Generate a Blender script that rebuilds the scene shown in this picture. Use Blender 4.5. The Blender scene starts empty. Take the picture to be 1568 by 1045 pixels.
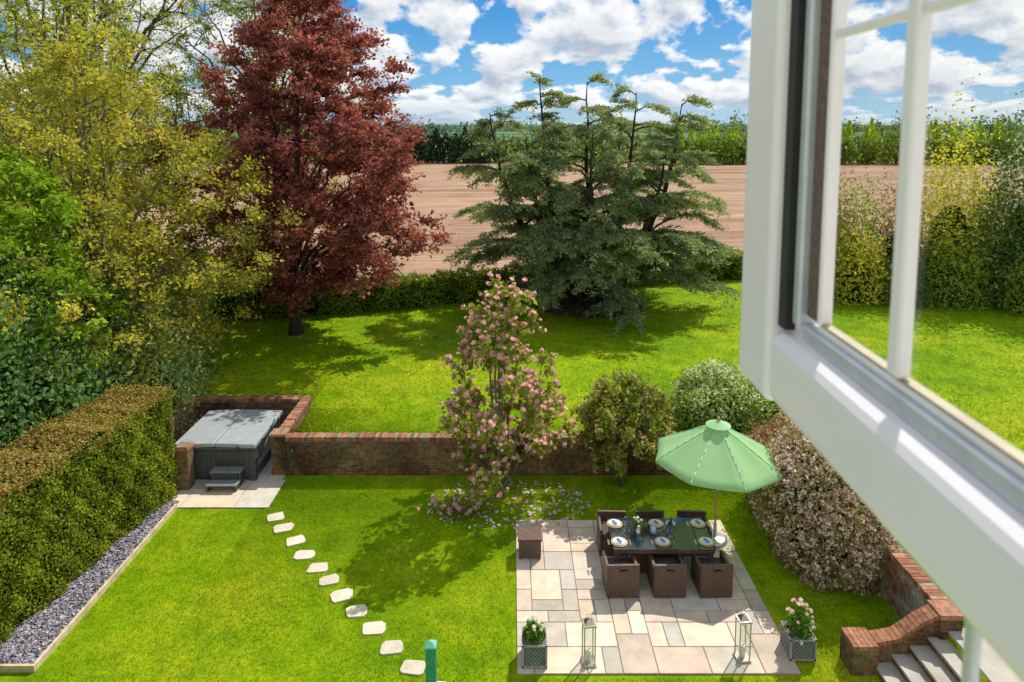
import bpy, math, numpy as np
from mathutils import Vector
rng=np.random.default_rng(11)
H=9.0; FPX=1045.0; PITCH=math.radians(6); PY=300.0
scene=bpy.context.scene
COL=scene.collection
def g(u,v,z=0.0):
    a=(u-784)/FPX; b=(v-PY)/FPX
    dy=math.cos(PITCH)-b*math.sin(PITCH); dz=-math.sin(PITCH)-b*math.cos(PITCH)
    s=(z-H)/dz
    return (a*s, dy*s, z)
ZU=0.75   # upper lawn level

# ------------------------------------------------------------------ materials
def newmat(name):
    m=bpy.data.materials.new(name); m.use_nodes=True
    nt=m.node_tree; b=nt.nodes['Principled BSDF']; return m,nt,b
def N(nt,t,**k):
    n=nt.nodes.new(t)
    for a,v in k.items(): setattr(n,a,v)
    return n
def L(nt,a,b): nt.links.new(a,b)
def mixc(nt,fac,a,b,mode='MIX'):
    n=nt.nodes.new('ShaderNodeMix'); n.data_type='RGBA'; n.blend_type=mode
    for s,i in ((fac,0),(a,6),(b,7)):
        if isinstance(s,bpy.types.NodeSocket): nt.links.new(s,n.inputs[i])
        elif i==0: n.inputs[0].default_value=s
        else: n.inputs[i].default_value=(*s,1)
    return n.outputs[2]
def mth(nt,op,a,b=None,c=None,clamp=False):
    n=nt.nodes.new('ShaderNodeMath'); n.operation=op; n.use_clamp=clamp
    for i,s in enumerate((a,b,c)):
        if s is None: continue
        if isinstance(s,bpy.types.NodeSocket): nt.links.new(s,n.inputs[i])
        else: n.inputs[i].default_value=s
    return n.outputs[0]
def noise(nt,vec,scale,detail=4,rough=.55,dist=0):
    n=nt.nodes.new('ShaderNodeTexNoise'); n.inputs['Scale'].default_value=scale
    n.inputs['Detail'].default_value=detail; n.inputs['Roughness'].default_value=rough
    n.inputs['Distortion'].default_value=dist
    if vec is not None: nt.links.new(vec,n.inputs['Vector'])
    return n.outputs['Fac']
def ramp(nt,fac,stops):
    n=nt.nodes.new('ShaderNodeValToRGB'); e=n.color_ramp.elements
    while len(e)<len(stops): e.new(.5)
    for i,(p,c) in enumerate(stops):
        e[i].position=p; e[i].color=(*c,1) if len(c)==3 else c
    nt.links.new(fac,n.inputs[0]); return n.outputs[0]
def pos(nt): return nt.nodes.new('ShaderNodeNewGeometry').outputs['Position']
def bump(nt,b,h,strength=.4,dist=.02):
    n=nt.nodes.new('ShaderNodeBump'); n.inputs['Strength'].default_value=strength; n.inputs['Distance'].default_value=dist
    nt.links.new(h,n.inputs['Height']); nt.links.new(n.outputs[0],b.inputs['Normal'])
def simple(name,col,rough=.6,var=.25,scale=8,metal=0,bs=.0,spec=.5):
    m,nt,b=newmat(name); p=pos(nt); n=noise(nt,p,scale,3)
    c0=tuple(x*(1-var) for x in col); c1=tuple(min(1,x*(1+var)) for x in col)
    L(nt,ramp(nt,n,[(.3,c0),(.7,c1)]),b.inputs['Base Color'])
    b.inputs['Roughness'].default_value=rough; b.inputs['Metallic'].default_value=metal
    b.inputs['Specular IOR Level'].default_value=spec
    if bs: bump(nt,b,noise(nt,p,scale*8,3),bs)
    return m
def leafmat(name,trans=.4):
    m,nt,b=newmat(name); nt.nodes.remove(b)
    at=N(nt,'ShaderNodeAttribute',attribute_name='Col')
    d=N(nt,'ShaderNodeBsdfDiffuse'); L(nt,at.outputs['Color'],d.inputs['Color'])
    tr=N(nt,'ShaderNodeBsdfTranslucent'); L(nt,mixc(nt,1.0,at.outputs['Color'],(1.6,1.5,1.1),'MULTIPLY'),tr.inputs['Color'])
    mx=N(nt,'ShaderNodeMixShader'); mx.inputs[0].default_value=trans
    L(nt,d.outputs[0],mx.inputs[1]); L(nt,tr.outputs[0],mx.inputs[2])
    L(nt,mx.outputs[0],nt.nodes['Material Output'].inputs['Surface']); return m
LEAF=leafmat('leaf',.36); PETAL=leafmat('petal',.3); GRASSB=leafmat('grass_blade',.45)
def attrmat(name,rough=.8,bs=.3,sc=60,spec=.3,var=.35,vs=6):
    m,nt,b=newmat(name); at=N(nt,'ShaderNodeAttribute',attribute_name='Col'); p=pos(nt)
    n=noise(nt,p,vs,5,.6); v=ramp(nt,n,[(.3,(1-var,)*3),(.7,(1+var*.5,)*3)])
    L(nt,mixc(nt,1.0,at.outputs['Color'],v,'MULTIPLY'),b.inputs['Base Color'])
    b.inputs['Roughness'].default_value=rough; b.inputs['Specular IOR Level'].default_value=spec
    bump(nt,b,noise(nt,p,sc,3),bs,.01); return m
STONE=attrmat('sandstone',.75,.3,40,.3,.2,3)
BRICKA=attrmat('brick_units',.9,.6,70,.2,.5,9)
def barkmat(name,c):
    m,nt,b=newmat(name); p=pos(nt); mp=N(nt,'ShaderNodeMapping'); mp.inputs['Scale'].default_value=(1,1,.25); L(nt,p,mp.inputs[0])
    n=noise(nt,mp.outputs[0],14,3,.65)
    L(nt,ramp(nt,n,[(.3,tuple(x*.45 for x in c)),(.7,tuple(x*1.3 for x in c))]),b.inputs['Base Color'])
    b.inputs['Roughness'].default_value=.9; b.inputs['Specular IOR Level'].default_value=.1; return m
BARK=barkmat('bark_grey',(.13,.10,.07)); BARKD=barkmat('bark_dark',(.06,.045,.035)); BARKY=barkmat('bark_pale',(.20,.165,.10))
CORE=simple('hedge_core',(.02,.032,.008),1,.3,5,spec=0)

def grassmat(name):
    m,nt,b=newmat(name); p=pos(nt)
    n1=noise(nt,p,.30,3,.65); n2=noise(nt,p,2.2,3,.6); n3=noise(nt,p,38,4,.7); n4=noise(nt,p,9,3,.6)
    c1=ramp(nt,n1,[(.34,(.125,.245,.004)),(.5,(.20,.325,.004)),(.66,(.31,.375,.012))])
    c2=ramp(nt,n2,[(.3,(.66,.75,.62)),(.5,(1,1,1)),(.7,(1.25,1.13,1.05))])
    c3=ramp(nt,n3,[(.28,(.42,.48,.42)),(.5,(1,1,.95)),(.75,(1.4,1.3,1.15))])
    c4=ramp(nt,n4,[(.3,(.74,.8,.72)),(.7,(1.16,1.09,1.0))])
    c=mixc(nt,1,c1,c2,'MULTIPLY'); c=mixc(nt,1,c,c3,'MULTIPLY'); c=mixc(nt,1,c,c4,'MULTIPLY')
    L(nt,c,b.inputs['Base Color']); b.inputs['Roughness'].default_value=.85; b.inputs['Specular IOR Level'].default_value=.06
    bump(nt,b,n4,.4,.06); return m
GRASS=grassmat('lawn_grass')

def brickmat(name='brick_wall',lich=(.15,.13,.07),amt=.8):
    m,nt,b=newmat(name); p=pos(nt); s=N(nt,'ShaderNodeSeparateXYZ'); L(nt,p,s.inputs[0])
    c=N(nt,'ShaderNodeCombineXYZ'); L(nt,mth(nt,'ADD',s.outputs[0],s.outputs[1]),c.inputs[0]); L(nt,s.outputs[2],c.inputs[1])
    br=N(nt,'ShaderNodeTexBrick'); L(nt,c.outputs[0],br.inputs['Vector'])
    br.inputs['Scale'].default_value=1; br.inputs['Brick Width'].default_value=.225; br.inputs['Row Height'].default_value=.075
    br.inputs['Mortar Size'].default_value=.007; br.inputs['Mortar Smooth'].default_value=.3
    br.inputs['Color1'].default_value=(.34,.12,.06,1); br.inputs['Color2'].default_value=(.14,.07,.05,1); br.inputs['Mortar'].default_value=(.26,.22,.16,1)
    n=noise(nt,p,1.3,5,.7); v=noise(nt,p,10,4,.6); n5=noise(nt,p,.8,3,.6,.5)
    c1=mixc(nt,ramp(nt,n,[(.42,(0,0,0)),(.58,(amt,)*3)]),br.outputs[0],lich)
    c1=mixc(nt,1,c1,ramp(nt,n5,[(.35,(.42,.40,.40)),(.62,(1.25,1.2,1.15))]),'MULTIPLY')
    c2=mixc(nt,1,c1,ramp(nt,v,[(.3,(.45,)*3),(.7,(1.35,)*3)]),'MULTIPLY')
    L(nt,c2,b.inputs['Base Color']); b.inputs['Roughness'].default_value=.95; b.inputs['Specular IOR Level'].default_value=.15
    inv=mth(nt,'SUBTRACT',mth(nt,'MULTIPLY',v,.5),br.outputs['Fac']); bump(nt,b,inv,.7,.02); return m
BRICK=brickmat('brick_wall',(.20,.16,.08),.75); BRICKW=brickmat('whitewashed_brick',(.46,.44,.39),.85)

def glassmat(name,refl=.06,tint=(1,1,1),rough=0.0,k=.4):
    m,nt,b=newmat(name); nt.nodes.remove(b)
    t=N(nt,'ShaderNodeBsdfTransparent'); t.inputs[0].default_value=(*tint,1)
    gl=N(nt,'ShaderNodeBsdfGlossy'); gl.inputs['Roughness'].default_value=rough
    fr=N(nt,'ShaderNodeLayerWeight'); fr.inputs[0].default_value=.3
    f=mth(nt,'ADD',mth(nt,'MULTIPLY',mth(nt,'POWER',fr.outputs['Facing'],3),k),refl,clamp=True)
    mx=N(nt,'ShaderNodeMixShader'); L(nt,f,mx.inputs[0]); L(nt,t.outputs[0],mx.inputs[1]); L(nt,gl.outputs[0],mx.inputs[2])
    L(nt,mx.outputs[0],nt.nodes['Material Output'].inputs['Surface']); return m

# ------------------------------------------------------------------ mesh helpers
def empty(name,loc=(0,0,0)):
    e=bpy.data.objects.new(name,None); e.empty_display_size=.1; COL.objects.link(e); return e
def qmesh(name,V,Fq,mat,col=None,parent=None,smooth=False):
    V=np.asarray(V,dtype=np.float32); Fq=np.asarray(Fq,dtype=np.int32); m=len(Fq)
    me=bpy.data.meshes.new(name); me.vertices.add(len(V)); me.vertices.foreach_set('co',V.ravel())
    me.loops.add(m*4); me.loops.foreach_set('vertex_index',Fq.ravel())
    me.polygons.add(m); me.polygons.foreach_set('loop_start',np.arange(0,4*m,4,dtype=np.int32))
    if smooth: me.polygons.foreach_set('use_smooth',np.ones(m,dtype=bool))
    if col is not None:
        at=me.attributes.new('Col','FLOAT_COLOR','FACE')
        c=np.ones((m,4),dtype=np.float32); c[:,:3]=col; at.data.foreach_set('color',c.ravel())
    me.update(calc_edges=True); me.materials.append(mat)
    o=bpy.data.objects.new(name,me); COL.objects.link(o)
    if parent: o.parent=parent
    return o
def nrmz(a): return a/np.maximum(np.linalg.norm(a,axis=-1,keepdims=True),1e-9)
def leafq(C,Ls,W,up=0.0,nb=None,adir=None,ab=0.0):
    n=len(C); nr=rng.normal(size=(n,3)); nr[:,2]+=up
    if nb is not None: nr+=nb
    nr=nrmz(nr); a=rng.normal(size=(n,3))
    if adir is not None: a=a+adir*ab
    a=nrmz(a-(a*nr).sum(1,keepdims=True)*nr); b=np.cross(nr,a)
    Ls=np.broadcast_to(np.asarray(Ls,dtype=float).reshape(-1,1),(n,1)); W=np.broadcast_to(np.asarray(W,dtype=float).reshape(-1,1),(n,1))
    V=np.stack([C-a*Ls/2,C+b*W/2+a*Ls*.08,C+a*Ls/2,C-b*W/2+a*Ls*.08],1).reshape(-1,3)
    return V
def leaves(name,C,Ls,asp,col,mat=LEAF,parent=None,**k):
    Ls=np.asarray(Ls); V=leafq(C,Ls,Ls*asp,**k)
    return qmesh(name,V,np.arange(len(V)).reshape(-1,4),mat,col,parent)
def lerpc(c0,c1,u,jit=.12):
    u=np.clip(u,0,1)[:,None]; c=np.array(c0)*(1-u)+np.array(c1)*u
    return np.clip(c*(1+rng.normal(size=(len(u),1))*jit),.001,1)
class Tubes:
    def __init__(s): s.V=[];s.F=[];s.n=0
    def add(s,P,R,k=6):
        P=np.asarray(P,float); R=np.asarray(R,float); T=nrmz(np.gradient(P,axis=0))
        ref=np.array([1,.13,0.07]) if abs(T[0][2])>.8 else np.array([0,0.05,1.])
        Nn=nrmz(np.cross(T,ref)); B=np.cross(T,Nn); th=np.arange(k)*2*math.pi/k
        V=P[:,None]+R[:,None,None]*(np.cos(th)[None,:,None]*Nn[:,None]+np.sin(th)[None,:,None]*B[:,None])
        m=len(P); i=np.arange(m-1)[:,None]*k; j=np.arange(k)[None,:]; j2=(j+1)%k
        Fq=np.stack([i+j,i+j2,i+k+j2,i+k+j],-1).reshape(-1,4)+s.n
        s.V.append(V.reshape(-1,3)); s.F.append(Fq); s.n+=m*k
    def sticks(s,A,B,r0,r1,k=3):
        n=len(A); T=nrmz(B-A); ref=np.tile(np.array([.3,.2,1.]),(n,1)); Nn=nrmz(np.cross(T,ref)); Bn=np.cross(T,Nn)
        th=np.arange(k)*2*math.pi/k
        o=(np.cos(th)[None,:,None]*Nn[:,None]+np.sin(th)[None,:,None]*Bn[:,None])
        V=np.concatenate([A[:,None]+o*r0,B[:,None]+o*r1],1)
        i=(np.arange(n)*2*k)[:,None]; j=np.arange(k)[None]; j2=(j+1)%k
        Fq=np.stack([i+j,i+j2,i+k+j2,i+k+j],-1).reshape(-1,4)+s.n
        s.V.append(V.reshape(-1,3)); s.F.append(Fq); s.n+=n*2*k
    def build(s,name,mat,parent=None): return qmesh(name,np.concatenate(s.V),np.concatenate(s.F),mat,None,parent,True)
def bez(a,c,b,n=8,j=0):
    t=np.linspace(0,1,n)[:,None]; P=(1-t)**2*a+2*t*(1-t)*c+t*t*b
    if j: P[1:-1]+=rng.normal(size=(n-2,3))*j
    return P
def crown(n,cx,cy,prof,lob=.18,pw=.5,zp=1.3):
    zs=np.array([p[0] for p in prof]); rs=np.array([p[1] for p in prof]); out=[]; ph=rng.uniform(0,6.28,4)
    while len(out)<n:
        z=rng.uniform(zs[0],zs[-1]); R=np.interp(z,zs,rs)
        if rng.uniform()>(R/rs.max())**zp: continue
        th=rng.uniform(0,6.283)
        R*=1+lob*(math.sin(3*th+ph[0]+z*.5)+.6*math.sin(5*th+ph[1]-z*1.3)+.5*math.sin(2*z+ph[2]))
        r=R*rng.uniform()**pw; out.append((cx+r*math.cos(th),cy+r*math.sin(th),z))
    return np.array(out)
def tree(name,base,center,prof,ncl,clr,nleaf,ls,asp,c0,c1,r0,nlimb,fork,bark=BARK,flat=.6,ntw=5,up=.6,lob=.18,pw=.5,top=.85,droop=0.0,twr=.008,rise=.45,lsv=.3,C=None,outup=.2):
    E=empty(name); base=np.array(base,float); cx,cy=center
    if C is None: C=crown(ncl,cx,cy,prof,lob,pw)
    ncl=len(C); zt=prof[-1][0]; T=Tubes()
    ttop=np.array([cx,cy,base[2]+(zt-base[2])*top])
    tp=bez(base-np.array([0,0,.15]),np.array([base[0],base[1],base[2]+(zt-base[2])*.4]),ttop,16,r0*.25)
    tt=np.linspace(0,1,16); tr=r0*(1-tt)**.9+.015; tr[0]*=1.5; tr[1]*=1.08
    T.add(tp,tr,9)
    S=[tp[5:]]; SR=[tr[5:]]
    idx=[int(rng.integers(ncl))]; d=np.linalg.norm(C-C[idx[0]],axis=1)
    for _ in range(min(nlimb,ncl)-1):
        k=int(d.argmax()); idx.append(k); d=np.minimum(d,np.linalg.norm(C-C[k],axis=1))
    for k in idx:
        t=C[k]; zs=max(fork,base[2]+(t[2]-base[2])*rise); f=np.clip((zs-base[2])/(ttop[2]-base[2]),0,.93)
        s=np.array([np.interp(f,tt,tp[:,i]) for i in range(3)]); rr=np.interp(f,tt,tr)*.5
        ctl=s+(t-s)*np.array([.45,.45,.7])+np.array([0,0,.1*np.linalg.norm(t-s)])
        P=bez(s,ctl,t,9,.04*np.linalg.norm(t-s)/3); R=np.linspace(rr,twr*1.4,9); T.add(P,R,6); S.append(P[1:]); SR.append(R[1:])
    S=np.concatenate(S); SR=np.concatenate(SR)
    for k in range(ncl):
        c=C[k]; dd=np.linalg.norm(S-c,axis=1)+.7*np.maximum(0,S[:,2]-c[2]); q=int(dd.argmin())
        if dd[q]<.05: continue
        a=S[q]; ctl=(a+c)/2+np.array([0,0,(.12-droop)*np.linalg.norm(c-a)])
        T.add(bez(a,ctl,c,5,.02),np.linspace(min(SR[q]*.7,.04),twr,5),4)
    A=np.repeat(C,ntw,0); out=nrmz(A-np.array([cx,cy,0])*[1,1,0]-A*[0,0,1]); D=rng.normal(size=A.shape)*[1,1,flat]+out*.6+np.array([0,0,outup-droop*2]); D=nrmz(D)
    LN=clr*rng.uniform(.7,1.5,len(A))[:,None]; Bt=A+D*LN; T.sticks(A-D*LN*.25,Bt,twr,twr*.4)
    T.build('trunk_and_limbs',bark,E)
    nl=nleaf; ti=rng.integers(len(A),size=nl); t=rng.uniform(-.2,1.05,nl)[:,None]
    Pn=A[ti]+(Bt-A)[ti]*t+rng.normal(size=(nl,3))*clr*.2*np.array([1,1,flat*1.1])
    cu=rng.uniform(size=ncl)[ti//ntw]; u=cu*.5+rng.uniform(size=nl)*.5
    leaves('leaves',Pn,ls*(1+rng.normal(size=nl)*lsv).clip(.4,1.8),asp,lerpc(c0,c1,u),LEAF,E,up=up)
    return E,C,Bt

class B:
    """polygon builder for hard-surface objects"""
    def __init__(s): s.v=[];s.f=[];s.m=[];s.sm=[];s.c=[]
    def poly(s,pts,m=0,sm=False,c=(1,1,1)):
        i=len(s.v); s.v+= [tuple(p) for p in pts]; s.f.append(list(range(i,i+len(pts)))); s.m.append(m); s.sm.append(sm); s.c.append(c)
    def box(s,c,d,m=0,rz=0,tap=1.0,col=(1,1,1),tilt=None):
        hx,hy,hz=d[0]/2,d[1]/2,d[2]/2; i=len(s.v); cr,sr=math.cos(rz),math.sin(rz)
        for z,k in ((-hz,1),(hz,tap)):
            for x,y in ((-hx,-hy),(hx,-hy),(hx,hy),(-hx,hy)):
                x*=k;y*=k; zz=z+(tilt[0]*x+tilt[1]*y if tilt else 0)
                s.v.append((c[0]+x*cr-y*sr,c[1]+x*sr+y*cr,c[2]+zz))
        for f in ((3,2,1,0),(4,5,6,7),(0,1,5,4),(1,2,6,5),(2,3,7,6),(3,0,4,7)):
            s.f.append([i+k for k in f]); s.m.append(m); s.sm.append(False); s.c.append(col)
    def lathe(s,c,prof,m=0,k=20,col=(1,1,1),cap=True):
        i=len(s.v); n=len(prof)
        for r,z in prof:
            for j in range(k):
                a=2*math.pi*j/k; s.v.append((c[0]+r*math.cos(a),c[1]+r*math.sin(a),c[2]+z))
        for q in range(n-1):
            for j in range(k):
                j2=(j+1)%k; s.f.append([i+q*k+j,i+q*k+j2,i+(q+1)*k+j2,i+(q+1)*k+j]); s.m.append(m); s.sm.append(True); s.c.append(col)
        if cap:
            s.f.append([i+j for j in range(k)][::-1]); s.m.append(m); s.sm.append(False); s.c.append(col)
            s.f.append([i+(n-1)*k+j for j in range(k)]); s.m.append(m); s.sm.append(False); s.c.append(col)
    def rod(s,a,b,r,m=0,k=8):
        a=Vector(a);b=Vector(b); t=(b-a).normalized(); ref=Vector((0,0,1)) if abs(t.z)<.9 else Vector((1,0,0))
        n=t.cross(ref).normalized(); w=t.cross(n); i=len(s.v)
        for p in (a,b):
            for j in range(k):
                an=2*math.pi*j/k; s.v.append(tuple(p+r*(math.cos(an)*n+math.sin(an)*w)))
        for j in range(k):
            j2=(j+1)%k; s.f.append([i+j,i+j2,i+k+j2,i+k+j]); s.m.append(m); s.sm.append(True); s.c.append((1,1,1))
        s.f.append([i+j for j in range(k)]); s.m.append(m); s.sm.append(False); s.c.append((1,1,1))
        s.f.append([i+k+j for j in range(k)][::-1]); s.m.append(m); s.sm.append(False); s.c.append((1,1,1))
    def build(s,name,mats,parent=None,bevel=0,loc=(0,0,0),rz=0,seg=2):
        me=bpy.data.meshes.new(name); me.from_pydata(s.v,[],s.f)
        for m in mats: me.materials.append(m)
        me.polygons.foreach_set('material_index',s.m); me.polygons.foreach_set('use_smooth',s.sm)
        at=me.attributes.new('Col','FLOAT_COLOR','FACE')
        for i,c in enumerate(s.c): at.data[i].color=(*c,1)
        me.update(); o=bpy.data.objects.new(name,me); COL.objects.link(o)
        o.location=loc; o.rotation_euler=(0,0,rz)
        if bevel:
            md=o.modifiers.new('bevel','BEVEL'); md.width=bevel; md.segments=seg; md.limit_method='ANGLE'; md.angle_limit=math.radians(40)
        if parent: o.parent=parent
        return o

# ------------------------------------------------------------------ world, sun, camera
SD=Vector((.62,.785,0)).normalized(); EL=math.radians(51)
sd=Vector((SD.x*math.cos(EL),SD.y*math.cos(EL),math.sin(EL)))
w=bpy.data.worlds.new('World'); scene.world=w; w.use_nodes=True; nt=w.node_tree
bg=nt.nodes['Background']; bg.inputs[1].default_value=.1
sky=N(nt,'ShaderNodeTexSky',sky_type='NISHITA'); sky.sun_disc=False; sky.sun_elevation=EL; sky.sun_rotation=math.atan2(SD.x,SD.y)
tc=N(nt,'ShaderNodeTexCoord'); sp=N(nt,'ShaderNodeSeparateXYZ'); L(nt,tc.outputs['Generated'],sp.inputs[0])
z=mth(nt,'MAXIMUM',sp.outputs[2],0.0)
az=mth(nt,'ARCTAN2',sp.outputs[0],sp.outputs[1])
lv=mth(nt,'LOGARITHM',mth(nt,'ADD',z,.075),math.e)
cb=N(nt,'ShaderNodeCombineXYZ'); L(nt,mth(nt,'MULTIPLY',az,10.0),cb.inputs[0]); L(nt,mth(nt,'MULTIPLY',lv,2.9),cb.inputs[1]); cb.inputs[2].default_value=1.3
def vadd(v,o):
    n=N(nt,'ShaderNodeVectorMath',operation='ADD'); L(nt,v,n.inputs[0]); n.inputs[1].default_value=o; return n.outputs[0]
v0=cb.outputs[0]
n1=noise(nt,v0,1.2,7,.52,.1); n2=noise(nt,vadd(v0,(.10,.22,0)),1.2,4,.5,.1)
cover=ramp(nt,n1,[(.435,(0,0,0)),(.475,(.8,)*3),(.51,(1,1,1))])
sh=mth(nt,'ADD',mth(nt,'MULTIPLY',mth(nt,'SUBTRACT',n1,n2),5.5),.64,clamp=True)
thick=ramp(nt,n1,[(.5,(1,1,1)),(.70,(.76,.79,.84))])
cloud=mixc(nt,sh,(5.0,5.8,7.0),(10.4,10.4,10.4)); cloud=mixc(nt,1,cloud,thick,'MULTIPLY')
grad=ramp(nt,z,[(0,(.42,.68,.86)),(.06,(.15,.48,.83)),(.16,(.015,.30,.76)),(1,(.02,.12,.45))])
gs=N(nt,'ShaderNodeVectorMath',operation='SCALE'); L(nt,grad,gs.inputs[0]); gs.inputs[3].default_value=10
base=mixc(nt,.85,sky.outputs[0],gs.outputs[0])
hz=ramp(nt,z,[(0,(.3,)*3),(.02,(.85,)*3),(.05,(1,1,1))])
fin=mixc(nt,mixc(nt,1,cover,hz,'MULTIPLY'),base,cloud)
L(nt,fin,bg.inputs[0])
sun=bpy.data.lights.new('sun','SUN'); sun.energy=5.0; sun.angle=math.radians(.5); sun.color=(1,.95,.86)
so=bpy.data.objects.new('sun',sun); COL.objects.link(so); so.rotation_euler=(-sd).to_track_quat('-Z','Y').to_euler(); so.location=(20,30,40)
cam=bpy.data.cameras.new('camera'); co=bpy.data.objects.new('camera',cam); COL.objects.link(co); scene.camera=co
co.location=(0,0,H); co.rotation_euler=(math.radians(84),0,0); cam.lens=24; cam.sensor_width=36; cam.shift_y=-(522.5-PY)/1568
cam.clip_start=.02; cam.clip_end=12000; cam.dof.use_dof=True; cam.dof.focus_distance=17; cam.dof.aperture_fstop=9
scene.view_settings.view_transform='Standard'; scene.view_settings.look='None'; scene.view_settings.exposure=0

# ------------------------------------------------------------------ ground
WY=16.72; WX=7.12; NX0,NX1,NY1=-9.5,-5.95,19.15
xs=[-6000,-400,-60,-30,-15,NX0,NX0+.02,NX1,NX1+.02,-2,2,WX,WX+.02,12,30,60,400,6000]
ys=[-400,-20,0,8.5,WY,WY+.02,NY1,NY1+.02,26,40,80,200,800,9000]
def gz(x,y):
    if x<=WX and y<=WY: return 0.0
    if NX0+.01<x<NX1+.01 and y<=NY1: return 0.0
    return ZU
V=[(x,y,gz(x,y)) for y in ys for x in xs]; nx=len(xs)
Fq=[(j*nx+i,j*nx+i+1,(j+1)*nx+i+1,(j+1)*nx+i) for j in range(len(ys)-1) for i in range(nx-1)]
qmesh('ground',V,Fq,GRASS)
m,nt,b=newmat('ploughed_soil'); p=pos(nt)
mp=N(nt,'ShaderNodeMapping'); mp.inputs['Rotation'].default_value=(0,0,math.radians(-6)); L(nt,p,mp.inputs[0])
mq=N(nt,'ShaderNodeMapping'); mq.inputs['Scale'].default_value=(.05,1.25,1); L(nt,mp.outputs[0],mq.inputs[0])
mr=N(nt,'ShaderNodeMapping'); mr.inputs['Scale'].default_value=(.012,.16,1); L(nt,mp.outputs[0],mr.inputs[0])
f1=noise(nt,mq.outputs[0],1.0,5,.72); f2=noise(nt,mr.outputs[0],1.0,3,.6)
n1=noise(nt,p,.05,4); n2=noise(nt,p,2.6,5,.75); n6=noise(nt,p,.3,3,.6)
c=ramp(nt,n1,[(.3,(.33,.205,.13)),(.7,(.45,.30,.20))])
c=mixc(nt,1,c,ramp(nt,f1,[(.36,(.62,.58,.55)),(.5,(.97,.96,.95)),(.66,(1.14,1.14,1.13))]),'MULTIPLY')
c=mixc(nt,1,c,ramp(nt,f2,[(.34,(.74,.70,.66)),(.46,(1,1,1)),(.65,(1.1,1.1,1.08))]),'MULTIPLY')
c=mixc(nt,1,c,ramp(nt,n2,[(.3,(.74,)*3),(.7,(1.16,)*3)]),'MULTIPLY')
c=mixc(nt,1,c,ramp(nt,n6,[(.35,(.88,.87,.86)),(.65,(1.06,)*3)]),'MULTIPLY')
L(nt,c,b.inputs['Base Color']); b.inputs['Roughness'].default_value=.95; b.inputs['Specular IOR Level'].default_value=.1
bump(nt,b,f1,.35,.15); SOILF=m
def hy(x): return 27.6+(x+14)*.335+ (0.3*math.sin(x*.3))
fx=np.linspace(-60,60,25); V=[(x,hy(x)+.6,ZU+.03) for x in fx]+[(x*2.6,150+.05*x,ZU+.03) for x in fx]
qmesh('ploughed_field',V,[(i,i+1,i+26,i+25) for i in range(24)],SOILF)
far=simple('far_crop',(.10,.17,.07),.9,.5,.01,spec=.05)
qmesh('far_crop_field',[(-2500,260,ZU+.08),(2500,260,ZU+.08),(5000,6000,ZU+.08),(-5000,6000,ZU+.08)],[(0,1,2,3)],far)

def blades(name,X0,X1,Y0,Y1,n,h,wd,z,excl):
    x=rng.uniform(X0,X1,n); y=Y0+(Y1-Y0)*rng.uniform(size=n)**1.25; k=np.ones(n,bool)
    for (a,b_,c_,d_) in excl: k&=~((x>a)&(x<b_)&(y>c_)&(y<d_))
    x,y=x[k],y[k]; n=len(x); hh=h*rng.uniform(.5,1.4,n); th=rng.uniform(0,3.14,n); lean=rng.normal(size=(n,2))*.8*hh[:,None]
    dx,dy=np.cos(th)*wd/2,np.sin(th)*wd/2; Z=np.full(n,z-.004)
    V=np.stack([np.stack([x-dx,y-dy,Z],1),np.stack([x+dx,y+dy,Z],1),np.stack([x+lean[:,0]+dx*.3,y+lean[:,1]+dy*.3,Z+hh],1),np.stack([x+lean[:,0]-dx*.3,y+lean[:,1]-dy*.3,Z+hh],1)],1).reshape(-1,3)
    pt=.5+.3*np.sin(x*1.3+np.sin(y*.9)*2)*np.sin(y*.7+x*.23+1)+.2*np.sin(y*1.7+x*.6+np.sin(x*2.1)); c=lerpc((.14,.26,.004),(.37,.45,.015),pt*.6+rng.uniform(size=n)*.4)
    qmesh(name,V,np.arange(4*n).reshape(-1,4),GRASSB,c)
blades('lawn_grass_blades',-7.85,7.0,8.8,16.65,115000,.034,.012,0,[(.02,4.85,10.25,14.75),(-8.3,-5.7,15.15,17),(5.6,7.1,8.5,10.7)])
blades('upper_lawn_grass_blades',-14,22,17,34,65000,.06,.028,ZU,[(NX0-.3,NX1+.3,16,19.4)])
n=500; x=rng.uniform(-14,16,n); y=rng.uniform(17.5,29,n)
leaves('lawn_daisies',np.stack([x,y,np.full(n,ZU+.05)],1),rng.uniform(.03,.05,n),.9,lerpc((.6,.6,.5),(.85,.85,.75),rng.uniform(size=n)),PETAL,None,up=2)

# ------------------------------------------------------------------ patio and paving
def paving(name,X0,Y0,nx,ny,u,seed,z=.03):
    r=np.random.default_rng(seed); occ=np.zeros((nx,ny),bool); b=B()
    pal=[(.64,.51,.36),(.68,.57,.42),(.57,.46,.36),(.71,.61,.48),(.62,.50,.40),(.50,.44,.35),(.69,.53,.41),(.55,.50,.42)]
    for j in range(ny):
        for i in range(nx):
            if occ[i,j]: continue
            opts=[(3,2),(2,2),(2,3),(2,1),(1,2),(3,3),(1,1)]; o=[opts[k] for k in r.permutation(5)]+[(2,1),(1,2),(1,1)]
            for (a,c) in o:
                if i+a<=nx and j+c<=ny and not occ[i:i+a,j:j+c].any(): break
            occ[i:i+a,j:j+c]=True; g_=.009
            pc=np.array(pal[r.integers(len(pal))])*r.uniform(.84,1.08)
            b.box((X0+(i+a/2)*u,Y0+(j+c/2)*u,z-.03+r.uniform(0,.003)),(a*u-2*g_,c*u-2*g_,.06),0,col=tuple(pc))
    b.box((X0+nx*u/2,Y0+ny*u/2,z-.042),(nx*u-.01,ny*u-.01,.06),0,col=(.30,.24,.16))
    b.build(name,[STONE],bevel=.004)
paving('stone_patio',.08,10.32,16,15,.292,3)
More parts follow.
